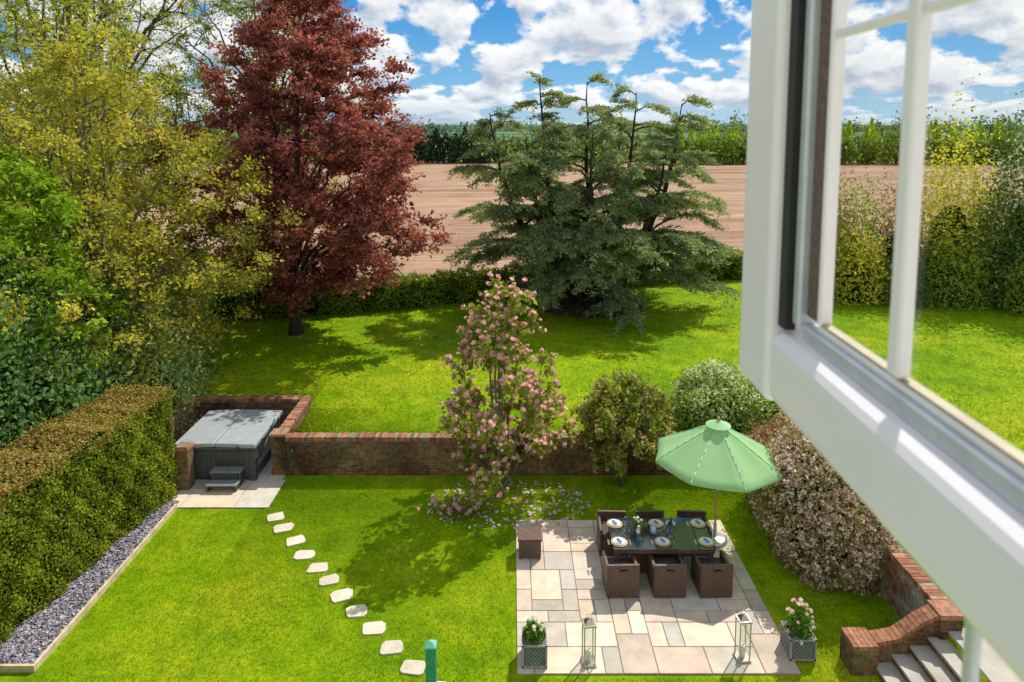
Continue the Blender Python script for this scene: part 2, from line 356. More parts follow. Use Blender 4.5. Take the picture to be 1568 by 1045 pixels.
paving('hot_tub_terrace',-8.25,15.2,6,3,.42,5)
paving('hot_tub_floor',-8.75,16.46,7,6,.42,6,z=.028)
b=B(); r=np.random.default_rng(5)
for (u,v) in [(422,793),(435,810),(452,829),(467,851),(487,871),(505,890),(524,913),(547,937),(572,963),(600,993),(634,1024),(668,1058)]:
    x,y,_=g(u,v); pts=[]; ro=r.uniform(-.15,.5)
    for (qx,qy) in ((-.8,-1),(.75,-1),(1.0,-.55),(1.0,.5),(.7,1),(-.7,1),(-1,.6),(-1,-.6)):
        qx+=r.uniform(-.14,.14); qy+=r.uniform(-.14,.14); X_,Y_=qx*.2,qy*.15
        pts.append((x+X_*math.cos(ro)-Y_*math.sin(ro),y+X_*math.sin(ro)+Y_*math.cos(ro)))
    k=8; c=tuple(np.array((.66,.58,.45))*r.uniform(.85,1.08))
    b.poly([(px,py,.03) for px,py in pts],0,c=c)
    for j in range(k):
        a=pts[j]; d=pts[(j+1)%k]; b.poly([(a[0],a[1],-.01),(d[0],d[1],-.01),(d[0],d[1],.03),(a[0],a[1],.03)],0,c=c)
b.build('stepping_stone_path',[STONE])
SL=simple('slate_bed',(.12,.105,.115),.9,.4,30,bs=.6)
qmesh('slate_gravel_bed',[(-9.2,10.45,.012),(-7.93,10.45,.012),(-7.93,15.2,.012),(-8.6,16.2,.012)],[(0,1,2,3)],SL)
n=17000; y=rng.uniform(10.45,15.5,n); x=rng.uniform(-9.1,-7.95,n)
leaves('slate_chippings',np.stack([x,y,rng.uniform(.015,.05,n)],1),rng.uniform(.03,.08,n),.7,lerpc((.17,.15,.175),(.50,.46,.52),rng.uniform(size=n)),attrmat('slate_chip',.6,.2,90),None,up=2.2)
TIM=simple('timber_edging_wood',(.55,.44,.28),.8,.25,6,bs=.3)
b=B(); b.box((-7.9,12.82,.05),(.05,4.78,.14),0); b.box((-8.55,10.4,.05),(1.35,.05,.14),0)
for yy in (11.2,12.5,13.9): b.box((-7.955,yy,.04),(.05,.05,.12),0)
b.build('timber_edging',[TIM],bevel=.005)

# ------------------------------------------------------------------ brick walls
def coping(b,x0,y0,x1,y1,wd,zt,seed):
    r=np.random.default_rng(seed); Ln=math.hypot(x1-x0,y1-y0); n=int(Ln/.082); a=math.atan2(y1-y0,x1-x0)
    for i in range(n):
        t=(i+.5)/n; c=np.array([(.40,.16,.09),(.30,.13,.08),(.44,.21,.12),(.22,.12,.09),(.33,.25,.15)][r.integers(5)])*r.uniform(.8,1.15)
        b.box((x0+(x1-x0)*t,y0+(y1-y0)*t,zt-.05+r.uniform(-.005,.005)+.008*math.sin(i*.07)),(Ln/n-.009,wd+r.uniform(-.012,.012),.105),1,rz=a,col=tuple(c))
    b.box(((x0+x1)/2,(y0+y1)/2,zt-.065),(Ln-.01,wd-.03,.1),1,rz=a,col=(.3,.25,.19))
ZW=1.03
b=B(); b.box((.47,WY+.115,.42),(13.2,.23,1.02),0); coping(b,-6.13,WY+.115,7.08,WY+.115,.27,ZW,1)
b.build('brick_garden_wall',[BRICK,BRICKA])
b=B(); b.box((-5.98,18.05,.42),(.23,2.2,1.02),0); coping(b,-5.98,16.99,-5.98,19.3,.27,ZW+.03,2)
b.box((-7.7,19.2,.42),(3.2,.23,1.02),0); coping(b,-9.4,19.2,-6.13,19.2,.27,ZW+.03,3)
b.box((-9.3,17.7,.42),(.23,2.7,1.02),0); coping(b,-9.3,16.4,-9.3,19.05,.27,ZW+.03,4)
b.box((-5.98,WY+.115,.5),(.36,.30,1.16),0); b.box((-5.98,WY+.115,1.1),(.42,.36,.06),1,col=(.36,.22,.14))
b.build('hot_tub_enclosure_wall',[BRICK,BRICKA])
b=B(); b.box((-8.1,16.12,.5),(.3,.3,1.06),0); b.box((-8.1,16.12,1.06),(.36,.36,.07),1,col=(.38,.17,.1)); b.box((-8.1,16.12,1.11),(.3,.3,.04),1,col=(.3,.2,.12))
b.build('brick_gate_pier',[BRICK,BRICKA],bevel=.004)
b=B(); b.box((WX+.1,13.67,.42),(.23,6.0,1.02),0); coping(b,WX+.1,10.65,WX+.1,16.7,.28,ZW,6)
b.build('brick_retaining_wall',[BRICKW,BRICKA])
b=B(); PYY=10.52
b.box((5.78,PYY,.2),(.42,.42,.5),0); 
for i in range(5): b.box((5.78-.168+i*.084,PYY,.485),(.075,.44,.07),1,col=tuple(np.array((.4,.19,.11))*(.8+.1*((i*7)%4))))
prof=[(5.99,.45),(6.35,.52),(6.75,.82),(7.0,.95)]
for (xa,za),(xb,zb) in zip(prof[:-1],prof[1:]):
    y0,y1=PYY-.115,PYY+.115
    for yy in (y0,y1): 
        q=[(xa,yy,-.05),(xb,yy,-.05),(xb,yy,zb),(xa,yy,za)]; b.poly(q if yy==y0 else q[::-1],0)
    b.poly([(xa,y0,za),(xb,y0,zb),(xb,y1,zb),(xa,y1,za)],0)
    nn=max(2,int(math.hypot(xb-xa,zb-za)/.08)); sl=(zb-za)/(xb-xa)
    for i in range(nn):
        t=(i+.5)/nn; b.box((xa+(xb-xa)*t,PYY,za+(zb-za)*t+.035),((xb-xa)/nn-.008,.27,.075),1,col=tuple(np.array((.4,.18,.1))*rng.uniform(.75,1.15)),tilt=(sl,0))
b.box((7.18,PYY,.45),(.36,.34,1.02),0); b.box((7.18,PYY,1.0),(.4,.38,.08),1,col=(.4,.2,.12))
b.build('step_parapet_wall',[BRICK,BRICKA])
b=B()
for i in range(5):
    x0=5.98+i*.29; b.box((x0+.62,9.5,.15*(i+1)-.1),(1.2,1.78,.14),0); b.box((x0+.17,9.5,.15*(i+1)-.015),(.36,1.84,.045),1,col=tuple(np.array((.46,.42,.35))*(1-.06*(i%3))))
b.box((7.62,9.5,.73),(.4,1.84,.045),1,col=(.42,.38,.31))
b.build('garden_steps',[BRICK,STONE],bevel=.006)

# ------------------------------------------------------------------ hedges
def hedge(name,pts,w,h,z0,n,ls,c0,c1,ct=None,rough=.08):
    E=empty(name); P=np.array(pts,float); seg=np.diff(P,axis=0); sl=np.linalg.norm(seg,axis=1); tot=sl.sum(); per=2*h+w
    cs=np.concatenate([[0],np.cumsum(sl)])
    def frame(s):
        i=np.clip(np.searchsorted(cs,s,side='right')-1,0,len(sl)-1); t=(s-cs[i])/sl[i]
        return P[i]+seg[i]*t[:,None], nrmz(seg[i])
    s=rng.uniform(0,tot,n); q=rng.uniform(0,per,n); c,T=frame(s); Nn=np.stack([T[:,1],-T[:,0]],1)
    side=np.where(q<h,1,np.where(q<2*h,-1,0)); zz=np.where(q<h,q,np.where(q<2*h,q-h,h)); off=np.where(side!=0,side*w/2,(q-2*h)-w/2)
    und=rough*(np.sin(s*2.1+zz*1.7)+np.sin(s*5.3-zz*3.1+1)+.6*np.sin(s*11+zz*9))*.5+rng.normal(size=n)*rough*.4-np.abs(rng.normal(size=n))*.02
    und+=np.where((side==0)&(rng.uniform(size=n)<.06),rng.uniform(0,.16,n),0)
    off2=np.where(side!=0,off+side*und,off); z2=np.where(side==0,zz+und,zz)
    C=np.stack([c[:,0]+Nn[:,0]*off2,c[:,1]+Nn[:,1]*off2,z0+z2],1)
    nb=np.stack([Nn[:,0]*side,Nn[:,1]*side,np.where(side==0,1,.25)],1)*1.3
    m=int(n*h*w/(per*tot))+50
    for e,(pc,t) in enumerate(((P[0],-nrmz(seg[0:1])[0]),(P[-1],nrmz(seg[-1:])[0]))):
        nn=np.array([t[1],-t[0]]); o=rng.uniform(-w/2,w/2,m); zc=rng.uniform(0,h,m); d=rng.normal(size=m)*rough*.4
        Ce=np.stack([pc[0]+nn[0]*o+t[0]*d,pc[1]+nn[1]*o+t[1]*d,z0+zc],1); C=np.concatenate([C,Ce]); nb=np.concatenate([nb,np.tile([t[0]*1.3,t[1]*1.3,.2],(m,1))]); side=np.concatenate([side,np.ones(m)]); s=np.concatenate([s,np.full(m,e*tot)+o*2]); zz=np.concatenate([zz,zc])
    k=len(C); pat=.5+.3*np.sin(s*3.3+zz*2.2+np.sin(zz*5))+.2*np.sin(s*7.7-zz*5)
    col=lerpc(c0,c1,pat*.45+rng.uniform(size=k)*.55)
    if ct is not None:
        tm=((side==0)&(rng.uniform(size=k)<.6))|((zz>h-.25)&(rng.uniform(size=k)<.3)); col[tm]=lerpc(ct[0],ct[1],rng.uniform(size=tm.sum()))
    leaves('leaves',C,ls*rng.uniform(.6,1.4,k),.6,col,LEAF,E,nb=nb)
    Vv=[];Ff=[]; ns=max(2,int(tot/.6)); sv=np.linspace(0,tot,ns); cc,TT=frame(np.clip(sv,0,tot-1e-4)); NN=np.stack([TT[:,1],-TT[:,0]],1)
    ww=w/2-rough*.9-.03
    for i in range(ns):
        for (o,zq) in ((ww,z0-.02),(ww,z0+h-rough-.03),(-ww,z0+h-rough-.03),(-ww,z0-.02)):
            Vv.append((cc[i,0]+NN[i,0]*o,cc[i,1]+NN[i,1]*o,zq))
    for i in range(ns-1):
        for j in range(4): Ff.append((i*4+j,i*4+(j+1)%4,(i+1)*4+(j+1)%4,(i+1)*4+j))
    Ff.append((0,1,2,3)); Ff.append(tuple((ns-1)*4+k_ for k_ in (3,2,1,0)))
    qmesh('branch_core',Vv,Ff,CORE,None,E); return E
hedge('clipped_garden_hedge',[(-9.75,6.0),(-9.62,10.8),(-8.95,15.95)],1.5,2.62,0,115000,.058,(.06,.11,.012),(.38,.43,.04),ct=((.28,.18,.06),(.52,.36,.13)),rough=.085)
hx=np.linspace(-22,15.5,30)
hedge('boundary_hedge',[(x,hy(x)) for x in hx],1.0,1.3,ZU,52000,.125,(.06,.10,.012),(.30,.40,.04),rough=.18)

# ------------------------------------------------------------------ shrubs
VK=nrmz(rng.normal(size=(60,3)))
def lump(d,amp=.18,seed=0):
    k=nrmz(VK+np.array([.01*seed,0,0])); k=np.roll(k,seed,0)@np.array([[math.cos(seed),math.sin(seed),0],[-math.sin(seed),math.cos(seed),0],[0,0,1.]])
    m=(d@k.T).max(1); return 1-amp+amp*2*np.clip((m-.8)/.2,0,1)**1.0
def shrub(name,c,R,n,ls,c0,c1,seed=0,amp=.15,inner=.75,flower=None,depth=.12,asp=.6,zmin=-.25):
    E=empty(name); c=np.array(c,float); R=np.array(R,float)
    d=nrmz(rng.normal(size=(int(n*1.5),3))); d=d[d[:,2]>zmin][:n]; k=len(d)
    rr=lump(d,amp,seed)*(1-rng.normal(size=k)*depth*.8); C=c+d*R*rr[:,None]
    pat=(lump(d,.5,seed+3)-.5); col=lerpc(c0,c1,pat*.5+rng.uniform(size=k)*.5)
    leaves('leaves',C,ls*rng.uniform(.6,1.4,k),asp,col,LEAF,E,nb=d*1.0)
    th=np.linspace(0,2*math.pi,25)[:-1]; ph=np.linspace(math.asin(max(zmin,-.9)),math.pi/2*.98,9)
    dd=np.array([(math.cos(p)*math.cos(t),math.cos(p)*math.sin(t),math.sin(p)) for p in ph for t in th]); VV=c+dd*R*(lump(dd,amp,seed)*inner)[:,None]
    Fq=[(i*24+j,i*24+(j+1)%24,(i+1)*24+(j+1)%24,(i+1)*24+j) for i in range(8) for j in range(24)]
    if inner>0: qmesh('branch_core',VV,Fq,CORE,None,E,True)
    if flower:
        nf,fs,f0,f1,zb=flower; d=nrmz(rng.normal(size=(nf*3,3))+np.array([0,0,zb])); d=d[d[:,2]>zmin][:nf]; k=len(d)
        Cc=c+d*R*(lump(d,amp,seed)*(1.02+rng.normal(size=k)*depth*.4))[:,None]; q=6
        CC=np.repeat(Cc,q,0)+rng.normal(size=(k*q,3))*fs*.45
        leaves('blossom',CC,fs*rng.uniform(.5,1.1,k*q),.8,lerpc(f0,f1,rng.uniform(size=k*q)),PETAL,E,nb=np.repeat(d,q,0)*1.2)
    return E
# ------------------------------------------------------------------ trees
def flowers(name,Cn,size,c0,c1,parent,ax=1.0):
    k=len(Cn); A=nrmz(rng.normal(size=(k,3))*.5+np.array([0,0,ax])); ref=nrmz(np.cross(A,rng.normal(size=(k,3)))); b2=np.cross(A,ref); Vs=[];cs=[]
    size=size*rng.uniform(.7,1.25,k)[:,None]
    for layer,(op,hh) in enumerate(((.75,.7),(.35,1.0))):
        for j in range(5):
            th=2*math.pi*(j+.5*layer)/5; o=ref*math.cos(th)+b2*math.sin(th); sdv=-ref*math.sin(th)+b2*math.cos(th)
            base=Cn-A*size*.3; tip=Cn+A*size*hh*.6+o*size*op*.8; mid=Cn+o*size*op*.65+A*size*.05
            Vs.append(np.stack([base,mid-sdv*size*.3,tip,mid+sdv*size*.3],1)); cs.append(lerpc(c0,c1,rng.uniform(size=k)*.7+layer*.25))
    V=np.concatenate(Vs).reshape(-1,3); return qmesh(name,V,np.arange(len(V)).reshape(-1,4),PETAL,np.concatenate(cs),parent)
E,C,Bt=tree('pink_tipped_garden_shrub',(2.75,16.25,0),(2.85,16.2),[(.65,.8),(1.1,1.15),(1.6,1.25),(2.1,1.1),(2.5,.7),(2.7,.3)],140,.2,14500,.10,.6,(.08,.12,.018),(.40,.44,.08),.06,14,.3,
   bark=BARK,flat=1,ntw=6,up=.6,lob=.1,pw=.42,top=.8,rise=.1,outup=.4,twr=.006)
sel=Bt[rng.permutation(len(Bt))[:380]]; CCs=np.repeat(sel,4,0)+rng.normal(size=(len(sel)*4,3))*.035
leaves('pink_shoots',CCs,.09*rng.uniform(.6,1.2,len(CCs)),.6,lerpc((.42,.17,.15),(.72,.46,.40),rng.uniform(size=len(CCs))),PETAL,E,up=.6)
shrub('white_flowering_shrub',(5.75,18.3,.8),(1.15,1.1,1.25),15000,.08,(.09,.16,.03),(.36,.48,.08),2,.2,.78,(850,.07,(.66,.72,.48),(.90,.90,.74),1.2),.09)
shrub('white_flowering_shrub',(7.3,18.2,.8),(1.2,1.1,.95),12000,.08,(.09,.16,.03),(.38,.5,.08),5,.2,.78,(600,.07,(.62,.68,.42),(.86,.88,.66),1.2),.09)
shrub('pink_blossom_shrub',(6.45,13.6,.95),(1.02,1.35,1.42),24000,.065,(.08,.10,.03),(.38,.32,.12),4,.2,.76,(3000,.068,(.64,.42,.42),(.92,.78,.76),0),.10,zmin=-.6)
shrub('pink_blossom_shrub',(6.5,15.2,.8),(.8,.85,1.15),9000,.065,(.08,.08,.03),(.36,.22,.1),7,.24,.76,(420,.06,(.5,.3,.24),(.75,.55,.48),0),.13,zmin=-.6)

tree('copper_beech_tree',(-8.55,26.3,ZU),(-7.9,26.3),[(2.3,1.6),(3.1,3.0),(4.7,4.2),(6.5,4.6),(8.5,4.2),(10.5,3.2),(12.5,2.1),(14.0,1.1),(15.2,.4)],
   430,.62,100000,.155,.62,(.10,.026,.03),(.56,.205,.165),.21,34,2.6,bark=BARKD,flat=.5,ntw=9,up=.9,lob=.18,pw=.42,top=.97,rise=.55,outup=.3)
def cedar(name,bx,by):
    E=empty(name); T=Tubes(); CC=[];AD=[];CU=[]
    leaders=[((-4.6,.2),9.5),((-2.4,-.5),11.0),((-.2,.4),10.9),((1.9,-.3),10.4),((4.0,0),9.9),((-.3,-2.6),8.6),((1.6,2.0),9.2),((-3.0,-1.6),8.4),((3.0,-1.8),8.2)]
    r=rng
    for li,((ox,oy),zt) in enumerate(leaders):
        a=np.array([bx+ox*.04,by+oy*.06,ZU-.1]); t=np.array([bx+ox,by+oy,zt]); P=bez(a,np.array([bx+ox*.85,by+oy*.8,ZU+2.8]),t,18,.03)
        T.add(P,np.linspace(.26,.02,18),8)
        nlb=28 if li<5 else 19
        for q in range(nlb):
            f=.15+.85*(q+r.uniform(0,.9))/nlb; i=f*17; i0=min(int(i),16); s=P[i0]*(1-(i-i0))+P[i0+1]*(i-i0)
            zf=(s[2]-ZU)/(zt-ZU)
            th=r.uniform(0,6.283); hz_=np.array([math.cos(th),math.sin(th),0])
            env=np.interp(s[2],[1,2.5,4,6,8,9.5,11],[4.4,5.6,6.4,6.5,6.0,5.6,4.2])
            o=np.array([s[0]-bx,s[1]-by]); dd=hz_[:2]; bb=o@dd; disc=bb*bb-(o@o)+env**2; reach=(-bb+math.sqrt(disc)) if disc>0 else .5
            reach=min(reach,.6+4.2*(1-zf)**.7)*r.uniform(.55,1.1); reach=max(reach,.45)
            up=r.uniform(.05,.42)*reach; e=s+hz_*reach+np.array([0,0,up]); 
            if e[2]-.5<ZU: e[2]=ZU+.6
            ctl=s+hz_*reach*.5+np.array([0,0,up*1.3+.1]); m=8; Q=bez(s,ctl,e+np.array([0,0,-.15*reach]),m,.03); T.add(Q,np.linspace(.02+.014*reach,.008,m),5)
            ns=int(5+reach*7); ts=r.uniform(.12,1.04,ns); lc=r.uniform()
            for t_ in ts:
                j=t_*(m-1); j0=min(int(j),m-2); p0=Q[j0]*(1-(j-j0))+Q[j0+1]*(j-j0); tg=nrmz(Q[j0+1]-Q[j0])
                sd_=r.choice([-1,1]); pr=np.array([-tg[1],tg[0],0])*sd_; dr=nrmz(pr*r.uniform(.3,1)+tg*.8+np.array([0,0,r.uniform(-.1,.2)])); ln=(.35+.55*(1-t_)+.12*reach)*r.uniform(.6,1.3)
                k=int(22+ln*28); uu=r.uniform(0,1,k)[:,None]; pn=p0+dr*ln*uu+np.array([0,0,-.28*ln])*uu**2+r.normal(size=(k,3))*np.array([.10,.10,.035])
                CC.append(pn); AD.append(np.tile(dr,(k,1))); CU.append(np.full(k,lc*.5+.25*r.uniform())+.25*uu[:,0])
    T.build('trunk_and_limbs',BARKD,E); CC=np.concatenate(CC); AD=np.concatenate(AD); CU=np.concatenate(CU); k=len(CC)
    leaves('needles',CC,.2*rng.uniform(.6,1.3,k),.3,lerpc((.07,.12,.075),(.42,.48,.20),CU*.65+rng.uniform(size=k)*.35),LEAF,E,up=1.1,adir=AD,ab=1.6)
cedar('cedar_tree',3.6,30.8)
n=4000; a=rng.uniform(0,6.28,n); r_=2.1*np.sqrt(rng.uniform(size=n))
leaves('cedar_mulch',np.stack([3.7+r_*np.cos(a)*1.1,30+r_*np.sin(a)*.7,ZU+.02+rng.uniform(0,.06,n)],1),rng.uniform(.1,.28,n),.6,lerpc((.06,.04,.025),(.22,.15,.09),rng.uniform(size=n)),attrmat('mulch',.9),None,up=2)

mprof=[(.6,1.0),(1.2,1.4),(2.0,1.45),(3.0,1.3),(3.8,1.05),(4.6,.8),(5.2,.4)]
E,C,Bt=tree('magnolia_tree',(-.3,15.75,0),(-.22,15.7),mprof,125,.26,8600,.12,.55,(.11,.16,.02),(.42,.48,.08),.085,16,.35,bark=BARKY,flat=1,ntw=6,up=.5,lob=.14,pw=.42,top=.9,rise=.12,outup=.45,twr=.007)
sel=Bt[rng.permutation(len(Bt))[:680]]
flowers('blossom',sel,.112,(.72,.30,.42),(.95,.74,.77),E)
n=480; a=rng.uniform(0,6.28,n); r_=1.8*np.sqrt(rng.uniform(size=n))
leaves('fallen_petals',np.stack([-.1+r_*np.cos(a)*1.1,15.4+r_*np.sin(a)*.62,rng.uniform(.02,.06,n)],1),rng.uniform(.06,.13,n),.6,lerpc((.6,.38,.4),(.88,.75,.74),rng.uniform(size=n)),PETAL,None,up=2)
E=empty('low_rose_plant'); x,y,_=g(702,792); k=900
leaves('leaves',np.array([x,y,.15])+rng.normal(size=(k,3))*[.35,.18,.09],.06*np.ones(k),.5,lerpc((.07,.11,.02),(.2,.26,.05),rng.uniform(size=k)),LEAF,E)
flowers('blossom',np.array([x,y,.27])+rng.normal(size=(26,3))*[.38,.18,.06],.10,(.66,.34,.42),(.9,.66,.7),E)

YC0,YC1=(.24,.26,.028),(.68,.60,.09)
tree('golden_leaved_tree',(-12.4,19.6,ZU),(-12.2,19.8),[(2.0,2.6),(3.5,4.3),(5.5,4.7),(7.5,4.0),(9.3,2.9),(10.8,1.6),(11.7,.5)],
   420,.55,50000,.11,.6,YC0,YC1,.17,40,1.6,bark=BARKY,flat=.8,ntw=10,up=.5,lob=.22,pw=.45,top=.95,droop=.18,twr=.008,rise=.35)
tree('golden_leaved_tree',(-16.5,24,ZU),(-16,24),[(4,3),(7,4.6),(10,4.4),(13,3.0),(15.5,1.2)],
   300,.6,22000,.13,.6,(.22,.29,.025),(.58,.62,.08),.2,36,3,bark=BARKY,flat=.8,ntw=10,up=.4,pw=.5,top=.95,twr=.010)
tree('bare_branched_ash_tree',(-20.5,33,ZU),(-20,33),[(6,4),(10,6.2),(14,6.0),(18,4.6),(21,2)],
   300,.8,18000,.15,.55,(.2,.27,.03),(.48,.54,.08),.35,46,4,bark=BARK,flat=.9,ntw=12,up=.3,pw=.5,top=.95,twr=.015)
tree('bare_branched_ash_tree',(-13.5,38,ZU),(-13.5,38),[(3,4),(7,5.2),(11,5.2),(15,4.0),(18,1.5)],
   250,.8,18000,.17,.55,(.2,.27,.03),(.46,.52,.08),.3,40,4,bark=BARK,flat=.9,ntw=11,up=.3,pw=.5,top=.95,twr=.015)
tree('horse_chestnut_tree',(-13.6,16.0,ZU),(-13.2,16),[(2.0,2.0),(3.5,2.6),(5.5,2.7),(7.5,2.2),(9.0,1.0),(9.6,.3)],
   180,.5,36000,.16,.5,(.09,.20,.012),(.38,.54,.045),.18,22,2,bark=BARK,flat=.6,ntw=8,up=.9,lob=.2,pw=.42)
shrub('laurel_shrub',(-11.6,14.3,.5),(1.5,2.6,3.7),24000,.12,(.04,.11,.045),(.17,.30,.09),3,.28,.7,depth=.2)
shrub('laurel_shrub',(-13.5,18.0,.5),(2.2,2.5,4.2),20000,.13,(.04,.11,.025),(.18,.32,.06),8,.28,.7,depth=.2)
shrub('pale_elder_shrub',(-10.6,18.9,.7),(1.15,1.4,2.2),12000,.11,(.12,.22,.06),(.44,.55,.2),9,.28,.6,depth=.25)
shrub('pale_elder_shrub',(-12.2,21.8,.7),(1.8,1.6,2.6),14000,.12,(.11,.20,.03),(.36,.48,.09),10,.28,.6,depth=.25)
shrub('boundary_holly_shrub',(-16.5,26.5,.7),(3.5,2.0,3.6),18000,.18,(.07,.14,.015),(.34,.46,.05),11,.25,.7,depth=.2)
shrub('boundary_holly_shrub',(-22,24,.7),(4.5,3.0,6),18000,.21,(.06,.13,.015),(.30,.42,.05),12,.25,.7,depth=.2)

# ------------------------------------------------------------------ distant vegetation
def treeline(name,items,ls,per,c0,c1,parent=None):
    Cs=[];cl=[];nb=[]
    for (x,y,rx,ry,h,shape,tone) in items:
        n=per; d=nrmz(rng.normal(size=(n,3))); d[:,2]=np.abs(d[:,2])
        if shape=='p':
            t=rng.uniform(size=n)**.8; rr=(1-t)**.7*(.75+.25*rng.uniform(size=n)); th=rng.uniform(0,6.28,n)
            C=np.stack([x+rx*rr*np.cos(th),y+ry*rr*np.sin(th),ZU+h*t],1); d=np.stack([np.cos(th),np.sin(th),.4+0*t],1)
        else:
            rr=lump(d,.25,int(abs(x*7))%17)*(1-rng.normal(size=n)*.11)
            C=np.stack([x+d[:,0]*rx*rr,y+d[:,1]*ry*rr,ZU+h*(.02+.92*np.abs(d[:,2])*rr)],1)
        Cs.append(C); nb.append(d); cl.append(lerpc(c0,c1,tone*.55+rng.uniform(size=n)*.45))
    C=np.concatenate(Cs); return leaves(name,C,ls*rng.uniform(.6,1.4,len(C)),.7,np.concatenate(cl),LEAF,parent,nb=np.concatenate(nb))
it=[]
for x in np.arange(-46,-4,2.0): it.append((x,146+rng.uniform(-1,1),2.2,2,6.9+rng.uniform(-.9,.8),'p' if rng.uniform()<.5 else 'm',rng.uniform(0,.5)))
for x in np.arange(-46,-4,1.6): it.append((x,144.5,2.0,1.6,5.4+rng.uniform(-.4,.4),'m',rng.uniform(0,.5)))
treeline('distant_conifer_belt',it,.6,340,(.02,.045,.03),(.09,.14,.07))
it=[]
for x in np.arange(34,150,1.5):
    it.append((x,143+rng.uniform(-3,3),rng.uniform(1.1,2.0),1.4,rng.uniform(6.4,9.6),'p',rng.uniform(.3,1)))
treeline('distant_poplar_belt',it,.6,280,(.16,.28,.025),(.52,.66,.06))
it=[]
for x in np.arange(30,150,2.2): it.append((x,139.5+rng.uniform(-1,1),2.4,1.8,rng.uniform(3.6,5.6),'m',rng.uniform(0,1)))
treeline('distant_field_hedgerow',it,.6,320,(.05,.085,.03),(.20,.27,.05))
it=[]
for x in np.arange(-6,34,2.2): it.append((x,150+rng.uniform(-2,2),2.4,1.8,rng.uniform(3.5,6.5),'m',rng.uniform(0,1)))
for x in np.arange(-140,-44,3): it.append((x,150+rng.uniform(-6,6),3,2,rng.uniform(4,8),'m',rng.uniform(0,1)))
for x in np.arange(46,170,3): it.append((x,165+rng.uniform(-6,6),3,2,rng.uniform(7,10.0),'m',rng.uniform(0,1)))
treeline('distant_woodland_belt',it,.7,280,(.05,.09,.03),(.22,.29,.07))
it=[]
for x in np.arange(-700,900,9):
    if rng.uniform()<.85: it.append((x,720+rng.uniform(-60,60),9,6,rng.uniform(5,9),'m',rng.uniform(0,1)))
treeline('far_horizon_woodland',it,2.6,140,(.10,.17,.17),(.22,.31,.25))  # bluish leaf colours carry the distance haze
# tall mixed shrubs on the right boundary: distinct species, uneven tops, gaps to the field
GRN=((.07,.13,.02),(.32,.42,.06)); YEL=((.17,.20,.02),(.66,.62,.08)); DRK=((.025,.06,.02),(.13,.22,.06)); BRN=((.12,.095,.055),(.34,.26,.14))
for (x,y,R,hh,n,ls,(c0,c1),sd_,am,dp,fl) in [
    (15.0,33.0,1.3,3.9,6000,.16,BRN,3,.3,.3,None),(17.0,33.4,1.3,3.3,6000,.16,GRN,4,.3,.25,None),(16.2,31.6,1.2,2.1,5000,.15,YEL,5,.3,.25,None),
    (18.6,32.6,1.1,3.5,5000,.15,BRN,6,.3,.35,None),(18.3,31.2,1.1,1.8,4500,.15,DRK,7,.25,.2,None),(20.9,32.2,1.6,5.0,9000,.17,YEL,8,.32,.28,None),
    (20.2,30.8,1.2,2.2,5000,.15,GRN,9,.3,.25,None),(22.3,31.0,1.3,3.2,6000,.15,DRK,10,.3,.22,None),(24.3,31.4,2.1,5.6,12000,.18,DRK,11,.3,.2,(420,.16,(.55,.58,.45),(.8,.8,.68),1.0)),
    (23.0,29.4,1.1,1.7,4500,.15,GRN,12,.3,.25,None),(27.5,31,2.4,5.8,11000,.2,GRN,13,.3,.2,None),(31.5,30.6,2.8,6.2,10000,.22,DRK,14,.3,.2,None),(26.6,28.8,1.6,2.4,5000,.17,YEL,15,.3,.2,None)]:
    shrub('mixed_boundary_shrub',(x,y,ZU+hh*.08),(R,R*.9,hh),n,ls,c0,c1,sd_,am,.62,fl,dp)

# ------------------------------------------------------------------ garden furniture
def rattan():
    m,nt,b=newmat('rattan'); tcn=N(nt,'ShaderNodeTexCoord'); s=N(nt,'ShaderNodeSeparateXYZ'); L(nt,tcn.outputs['Object'],s.inputs[0])
    c=N(nt,'ShaderNodeCombineXYZ'); L(nt,mth(nt,'ADD',s.outputs[0],s.outputs[1]),c.inputs[0]); L(nt,s.outputs[2],c.inputs[1])
    br=N(nt,'ShaderNodeTexBrick'); L(nt,c.outputs[0],br.inputs['Vector']); br.inputs['Scale'].default_value=1
    br.inputs['Brick Width'].default_value=.045; br.inputs['Row Height'].default_value=.022; br.inputs['Mortar Size'].default_value=.002
    br.inputs['Color1'].default_value=(.17,.095,.07,1); br.inputs['Color2'].default_value=(.10,.056,.042,1); br.inputs['Mortar'].default_value=(.03,.018,.015,1)
    L(nt,br.outputs[0],b.inputs['Base Color']); b.inputs['Roughness'].default_value=.5
    bump(nt,b,mth(nt,'MULTIPLY',br.outputs['Fac'],-1),.8,.01); return m
RAT=rattan(); CUSH=simple('cushion_fabric',(.09,.07,.065),.95,.2,40); DARK=simple('dark_slot',(.01,.008,.006),1,.1)
def chair(x,y,rz):
    E=empty('rattan_dining_chair'); E.location=(x,y,.032); E.rotation_euler=(0,0,rz)
    b=B(); b.box((0,-.275,.345),(.62,.06,.65),0); b.box((-.28,.03,.3),(.06,.545,.56),0); b.box((.28,.03,.3),(.06,.545,.56),0)
    b.build('back_and_arms',[RAT],E,.012)
    b=B(); b.box((0,.03,.19),(.495,.54,.34),0); b.build('seat',[RAT],E,.008)
    b=B(); b.box((0,.03,.41),(.48,.5,.09),0); b.build('seat_cushion',[CUSH],E,.03,seg=3)
    b=B(); b.box((0,-.3065,.57),(.15,.004,.035),0); b.build('handle_slot_shade',[DARK],E)  # dark strip on the chair back stands in for a shaded slot opening
    b=B(); 
    for sx in (-.27,.27):
        for sy in (-.26,.26): b.box((sx,sy,.008),(.04,.04,.02),0)
    b.build('feet',[DARK],E)
TX,TY=2.98,13.02
